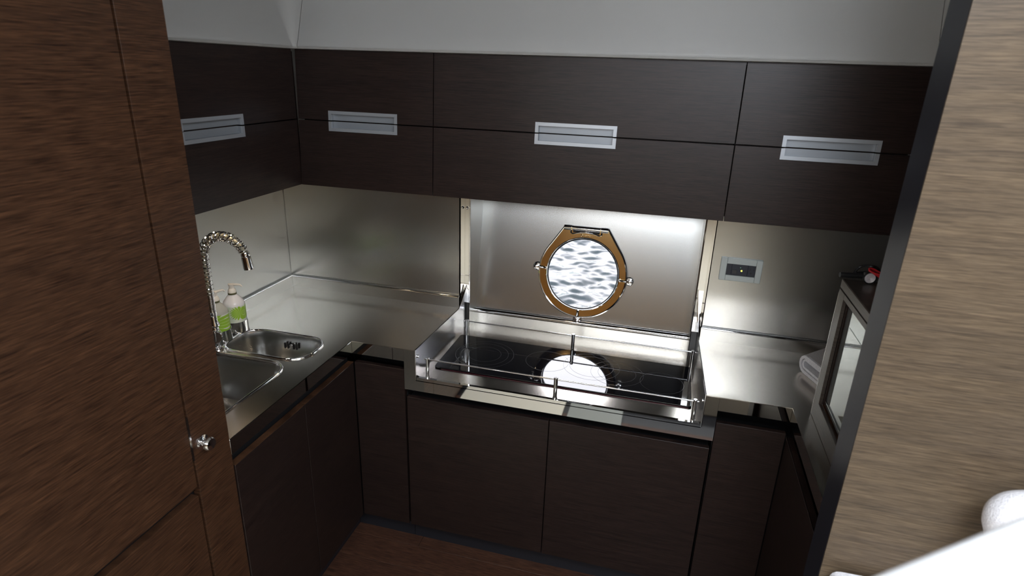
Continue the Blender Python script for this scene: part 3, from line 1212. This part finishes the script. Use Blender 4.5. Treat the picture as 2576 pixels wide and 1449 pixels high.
def helix(s0, s1, pitch, r_, wr):
    turns = (s1 - s0) / pitch
    n_ = int(turns * 14)
    pts_ = []
    for k in range(n_ + 1):
        s_ = s0 + (s1 - s0) * k / n_
        f_ = s_ / Ln * 120
        i_ = min(int(f_), 119)
        p_ = np_[i_].lerp(np_[i_ + 1], f_ - i_)
        d_ = (np_[min(i_ + 2, 120)] - np_[max(i_ - 1, 0)]).normalized()
        side = Vector((0, 1, 0))
        nrm = d_.cross(side).normalized()
        a_ = 2 * PI * turns * k / n_
        pts_.append(p_ + (nrm * math.cos(a_) + side * math.sin(a_)) * r_)
    b_ = BM()
    tube(b_, pts_, wr, 6)
    return b_


obj('tight_spring', helix(.0, .075, .0044, .0108, .0018), M['chrome'], tp, smooth=True)
obj('open_spring', helix(.075, Ln - .004, .0152, .0152, .0029), M['chrome'], tp, smooth=True)
bm = BM()
rod = [p + (Vector((NX + NR, TY, max(min(p.z, NZ), 0))) - p).normalized() * .0135 for p in np_]
rod = [r__ for r__ in rod]
tail = [Vector((NX + .0135, TY, z_)) for z_ in (.985, 1.0, 1.015)]
last = rod[-1]
dn = (np_[-1] - np_[-3]).normalized()
tube(bm, tail + rod[2:] + [last + dn * .02, last + dn * .032], .0042, 10)
obj('support_rod', bm, M['chrome'], tp, smooth=True)
bm = BM()
he = np_[-1]
hdir = Vector((.16, 0, -1)).normalized()
lathe(bm, [(0, -.004), (.013, -.004), (.0145, .0), (.0145, .010), (.0130, .012), (.0155, .014), (.0165, .050), (.0155, .056), (.012, .057), (0, .055)], he, hdir, 26)
obj('spray_head', bm, M['chrome'], tp, smooth=True)
bm = BM()
lathe(bm, [(0, -.007), (.008, -.007), (.008, .007), (0, .007)], last + dn * .034, Vector((.2, 0, -1)), 16)
obj('head_clip', bm, M['chrome'], tp, smooth=True)


# ------------------------------------------------------------------ soap bottles
def bottle(x, y_, rot_, body_m, label_m, lab, pump_dir):
    o = empty('pump_bottle', (x, y_, C), lab, 'bottle', 'soap bottles beside the sink')
    r_ = .039
    bm_ = BM()
    lathe(bm_, [(0, 0), (r_ + .001, 0), (r_ + .0035, .002), (r_ + .0035, .047), (r_ + .0015, .047), (r_ + .0015, .004), (0, .004)], (x, y_, C), (0, 0, 1), 32)
    obj('steel_cup', bm_, M['satin'], o, smooth=True)
    bm_ = BM()
    lathe(bm_, [(r_ + .0042, 0), (r_ + .0046, .001), (r_ + .0046, .0025), (r_ + .0042, .003)], (x, y_, C), (0, 0, 1), 32)
    obj('cup_foot', bm_, M['rubber'], o, smooth=True)
    bm_ = BM()
    lathe(bm_, [(0, .005), (r_ - .001, .005), (r_, .008), (r_, .112), (r_ - .003, .122), (.022, .141), (.0135, .150), (.0125, .155), (0, .155)], (x, y_, C), (0, 0, 1), 32)
    obj('bottle_body', bm_, body_m, o, smooth=True)
    bm_ = BM()
    lathe(bm_, [(r_ + .0006, .047), (r_ + .0006, .110)], (x, y_, C), (0, 0, 1), 48)
    obj('label', bm_, label_m, o, smooth=True, origin=(x, y_, C), label='printed label with a green palm leaf')
    bm_ = BM()
    lathe(bm_, [(0, .150), (.0155, .150), (.0155, .157), (0, .157)], (x, y_, C), (0, 0, 1), 24)
    obj('collar', bm_, M['collar'], o, smooth=True)
    bm_ = BM()
    lathe(bm_, [(0, .157), (.0150, .157), (.0150, .164), (.0115, .171), (.0095, .173), (.0095, .184), (.0105, .186), (.0105, .189), (0, .191)], (x, y_, C), (0, 0, 1), 24)
    d_ = Vector(pump_dir).normalized()
    p0 = Vector((x, y_, C + .187))
    tube(bm_, [p0 - d_ * .011, p0, p0 + d_ * .020 + Vector((0, 0, .001)), p0 + d_ * .034, p0 + d_ * .040 + Vector((0, 0, -.006))], [.0045, .0055, .0045, .0035, .0028], 10)
    obj('pump', bm_, M['pump_white'], o, smooth=True)
    return o


o1 = bottle(-1.535, 1.772, 0, M['bottle_white'], M['label_right'], 'milky white pump bottle in a steel cup, the one farther from the tap', (.95, .25, 0))
o2 = bottle(-1.536, 1.682, 0, M['bottle_clear'], M['label_left'], 'clear pump bottle with a full green leaf label, right behind the tap', (.35, .9, 0))
# flat print on the pale part of the right label
bm = BM()
cxb, cyb = -1.535, 1.772
for k in range(7):
    a = math.radians(-112 + k * 9)
    rr = .0399
    p = Vector((cxb + rr * math.cos(a), cyb + rr * math.sin(a), C + .063))
    tdir = Vector((-math.sin(a), math.cos(a), 0))
    v = [p - tdir * .0014, p + tdir * .0014, p + tdir * .0014 + Vector((0, 0, .003)), p - tdir * .0014 + Vector((0, 0, .003))]
    bm.faces.new([bm.verts.new(q) for q in v])
obj('print_marks', bm, plain('faint_print', (.25, .28, .24), .5), o1)
bm = BM()
a = math.radians(-98)
p = Vector((cxb + .0399 * math.cos(a), cyb + .0399 * math.sin(a), C + .086))
tdir = Vector((-math.sin(a), math.cos(a), 0))
v = [p - tdir * .0012, p + tdir * .0012, p + tdir * .0006 + Vector((0, 0, .006)), p - tdir * .0014 + Vector((0, 0, .005))]
bm.faces.new([bm.verts.new(q) for q in v])
obj('print_emblem', bm, plain('red_print', (.35, .05, .05), .5), o1)


# ------------------------------------------------------------------ towels
def folded_towel(name, lab, L0, along, w_, h, length, mats, turns=3, th=.011):
    """towel folded flat: a spiral sheet profile seen at its end, swept along `along`.  L0: nose of the fold at the base"""
    o = empty(name, L0, lab, 'towel')
    al = Vector(along).normalized()
    sd = Vector((-al.y, al.x, 0))          # thickness profile lies in the (sd, z) plane
    return o, al, sd


def sheet_profile(w_, h, th, layers):
    """centre line of a flat fold, layer gap th"""
    pts_ = []
    z_ = h - th / 2
    n_ = 7
    lo = th / 2
    # outer wrap: start at far end top, go to nose, round, come back at the bottom, round again inside
    x_in = th * .6
    top, bot = h - th / 2, th / 2
    R0 = (top - bot) / 2
    pts_.append((w_, top * 1.0))
    pts_.append((w_ * .6, top * 1.02))
    for k in range(n_ + 1):
        a = PI / 2 + PI * k / n_
        pts_.append((R0 * 1.0 + R0 * math.cos(a), (top + bot) / 2 + R0 * math.sin(a)))
    pts_.append((w_ * .6, bot))
    pts_.append((w_, bot))
    return pts_


def sweep_ribbon(bm_, prof_, th, org, sd, al, length, wav=0.0):
    """solid ribbon along a 2D centre line, extruded by `length` along al"""
    n_ = len(prof_)
    offs = []
    for i in range(n_):
        a = Vector(prof_[max(i - 1, 0)])
        b_ = Vector(prof_[min(i + 1, n_ - 1)])
        d_ = (b_ - a).normalized()
        nr = Vector((-d_.y, d_.x))
        p_ = Vector(prof_[i])
        offs.append((p_ + nr * th / 2, p_ - nr * th / 2))
    loop = [o_[0] for o_ in offs] + [o_[1] for o_ in reversed(offs)]
    segs = 6
    rows = []
    for s in range(segs + 1):
        f_ = s / segs
        rows.append([bm_.verts.new(org + sd * q.x + Vector((0, 0, q.y + wav * math.sin(f_ * 5 + q.x * 30))) + al * (length * f_)) for q in loop])
    m_ = len(loop)
    for a, b_ in zip(rows, rows[1:]):
        for k in range(m_):
            bm_.faces.new((a[k], a[(k + 1) % m_], b_[(k + 1) % m_], b_[k]))
    bm_.faces.new(list(reversed(rows[0])))
    bm_.faces.new(rows[-1])


def towel(lab, org, sd, al, w_, h, th, length, top_grey=False):
    org, sd, al = Vector(org), Vector(sd).normalized(), Vector(al).normalized()
    o = empty('folded_towel', tuple(org), lab, 'towel')
    bm_ = BM()
    sweep_ribbon(bm_, sheet_profile(w_, h, th, 2), th, org, sd, al, length, .001)
    obj('outer_fold', bm_, M['terry_grey'] if top_grey else M['terry'], o, smooth=True)
    bm_ = BM()
    ih = h - 2 * th - .006
    sweep_ribbon(bm_, [(x * .92, z_) for x, z_ in sheet_profile(w_ * .98, ih, th * .8, 2)], th * .8, org + sd * (th * 1.3) + Vector((0, 0, th + .003)), sd, al, length, .001)
    obj('inner_fold', bm_, M['terry'], o, smooth=True)
    # white hems at the visible end
    bm_ = BM()
    sweep_ribbon(bm_, sheet_profile(w_, h, th, 2), th * 1.12, org - al * .004, sd, al, .010, 0)
    obj('hem', bm_, M['terry'], o, smooth=True)
    return o


towel('folded grey and white towel on the steel worktop behind the oven', (.530, 2.125, C + .001), (.36, -.93, 0), (.68, .73, 0), .24, .064, .010, .17, True)

# ------------------------------------------------------------------ things on the oven housing
ZO = OZT
to = empty('torch', (.56, 1.80, ZO), 'black torch lying on the oven housing with its silver lens facing out', 'torch')
bm = BM()
tube(bm, [(.572, 1.800, ZO + .0135), (.574, 1.745, ZO + .0135)], .012, 18)
bm.free()
bm = BM()
tube(bm, [(.497, 1.790, ZO + .0165), (.560, 1.800, ZO + .0165)], [.0075, .0075], 16)
obj('torch_body', bm, M['black_plastic'], to, smooth=True)
bm = BM()
lathe(bm, [(0, .03), (.010, .03), (.016, .008), (.0172, 0), (.0172, -.002), (.0155, -.002), (.0155, .002)], (.572, 1.782, ZO + .0172), (-.05, 1, .05), 28)
obj('torch_head', bm, M['black_plastic'], to, smooth=True)
bm = BM()
for rr in (.004, .0075, .011, .0145):
    lathe(bm, [(rr - .0035, .001), (rr - .001, -.0012), (rr, .0008)], (.572, 1.782, ZO + .0172), (-.05, 1, .05), 28)
obj('torch_lens', bm, plain('torch_reflector', (.80, .76, .78), .3, .3), to, smooth=True)
st = BM()
pts = []
for k in range(40):
    t_ = k / 39
    pts.append((.545 + .075 * t_, 1.835 + .01 * math.sin(t_ * 9), ZO + .010 + .030 * math.sin(PI * t_) ** .8))
tube(st, pts, .004, 8)
tube(st, [(.548, 1.83, ZO + .012), (.575, 1.84, ZO + .016), (.615, 1.83, ZO + .012)], .006, 8)
obj('wrist_strap', st, M['black_plastic'], to, smooth=True)
bm = BM()
for j in range(4):
    pts = []
    for k in range(24):
        a = 2 * PI * k / 24
        pts.append((.598 + (.026 + .002 * j) * math.cos(a), 1.800 + .012 * math.sin(a) - .004 * j, ZO + .020 + .004 * j - .008 * math.cos(a) + .004 * math.sin(a * 2 + j)))
    tube(bm, pts, .0024, 8, closed=True)
obj('cord_coil', bm, M['red_cord'], smooth=True, label='coiled red cord on top of the oven housing', cat='cord')

# ------------------------------------------------------------------ lights under the wall cabinets and in the ceiling
def puck(x, y_, z_, lab, grp, power, r_=.028, name='cabinet_light'):
    o = empty(name, (x, y_, z_), lab, 'lamp', grp)
    bm_ = BM()
    lathe(bm_, [(0, 0), (r_, 0), (r_, -.005), (r_ * .8, -.007), (r_ * .78, -.005)], (x, y_, z_), (0, 0, 1), 24)
    obj('lamp_ring', bm_, M['chrome'], o, smooth=True)
    bm_ = BM()
    lathe(bm_, [(r_ * .78, -.0052), (0, -.0056)], (x, y_, z_), (0, 0, 1), 24)
    obj('lamp_lens', bm_, M['lamp'], o, smooth=True)
    d = bpy.data.lights.new('lamp_light', 'SPOT')
    d.energy = power
    d.color = (1.0, .80, .56)
    d.shadow_soft_size = r_ * .8
    d.spot_size = math.radians(120)
    d.spot_blend = .6
    l_ = bpy.data.objects.new('lamp_light', d)
    COL.objects.link(l_)
    l_.parent = o
    l_.location = (0, 0, -.012)
    return o


puck(-1.388, 1.66, ZB + .003, 'small round lamp under the wall cabinet over the tap', 'lamps under the wall cabinets', 2.2)
puck(-1.388, 1.27, ZB + .003, 'small round lamp under the wall cabinet next to the locker', 'lamps under the wall cabinets', 2.5)
puck(-1.06, 2.12, ZB + .003, 'small round lamp under the wall cabinet in the corner', 'lamps under the wall cabinets', .6)
puck(-.45, 1.99, ZB + .003, 'small round lamp over the hob, left one of its pair', 'lamps under the wall cabinets', .12)
puck(-.153, 1.985, ZB + .003, 'small round lamp over the hob, right one of its pair', 'lamps under the wall cabinets', .12)
for x, wh in ((-1.2, 'leftmost'), (-.75, 'middle'), (.9, 'rightmost')):
    puck(x, -.85, 2.499, wh + ' of three recessed ceiling lamps behind the viewer', 'ceiling lamps', 9, .04, 'ceiling_light')

# ------------------------------------------------------------------ near foreground: shelf with towels, white moulded rail
bobj('side_shelf', (.4425, 1.9, .98, 1.228, .78, .80), M['cream'], None, .003, label='cream side shelf below the wooden bulkhead, at the bottom right', cat='shelf')
towel('small folded white towel low in front of the wooden bulkhead, lower one', (.462, 1.12, .80), (1, 0, 0), (0, 1, 0), .20, .040, .012, .09)
# rolled terry towel
bm = BM()
o = empty('rolled_towel', (.80, 1.14, .80), 'thick white terry towel end at the right edge, behind the white rail', 'towel')
pts = [(.735, 1.14, .822), (.732, 1.14, .90), (.725, 1.14, 1.00), (.715, 1.14, 1.06), (.694, 1.14, 1.105), (.712, 1.14, 1.126), (.77, 1.14, 1.130), (.84, 1.14, 1.115), (.875, 1.14, 1.05), (.88, 1.14, .95), (.88, 1.14, .822)]
pts = [Vector(q) for q in pts]
for _ in range(3):
    pts = [pts[0]] + [q for a, b2 in zip(pts, pts[1:]) for q in (a.lerp(b2, .25), a.lerp(b2, .75))] + [pts[-1]]
tube(bm, pts, .039, 20)
obj('towel_body', bm, M['terry'], o, smooth=True)

# white moulded companionway rail just below the camera
rl = empty('companionway_rail', (.33, .42, 1.5), 'out of focus white moulded rail in the bottom right foreground', 'rail')
a_ = Vector((.095, .330, 1.515))
b_ = Vector((.62, .60, 1.56))
p0, p1 = Vector((.181, .369, 1.568)), Vector((.256, .401, 1.601))
d_ = (p1 - p0).normalized()
off = Vector((0, -.012, -.022))
bm = BM()
tube(bm, [p0 - d_ * .25 + off, p0 - d_ * .1 + off, p0 + off, p1 + off, p1 + d_ * .2 + off], .025, 24)
obj('rail_tube', bm, M['white_gel'], rl, smooth=True)

# mats on the galley floor behind the frame, seen only as reflections in the polished apron
bobj('floor_mat', (-1.06, -.44, .36, 1.02, 0, .012), M['cream_mat'], None, .003, label='cream floor mat behind the viewer, reflected in the polished apron', cat='mat')
bobj('floor_mat', (-.41, -.10, .36, 1.02, .0, .012), M['greymat'], None, .003, label='grey floor mat behind the viewer, reflected in the polished apron', cat='mat')
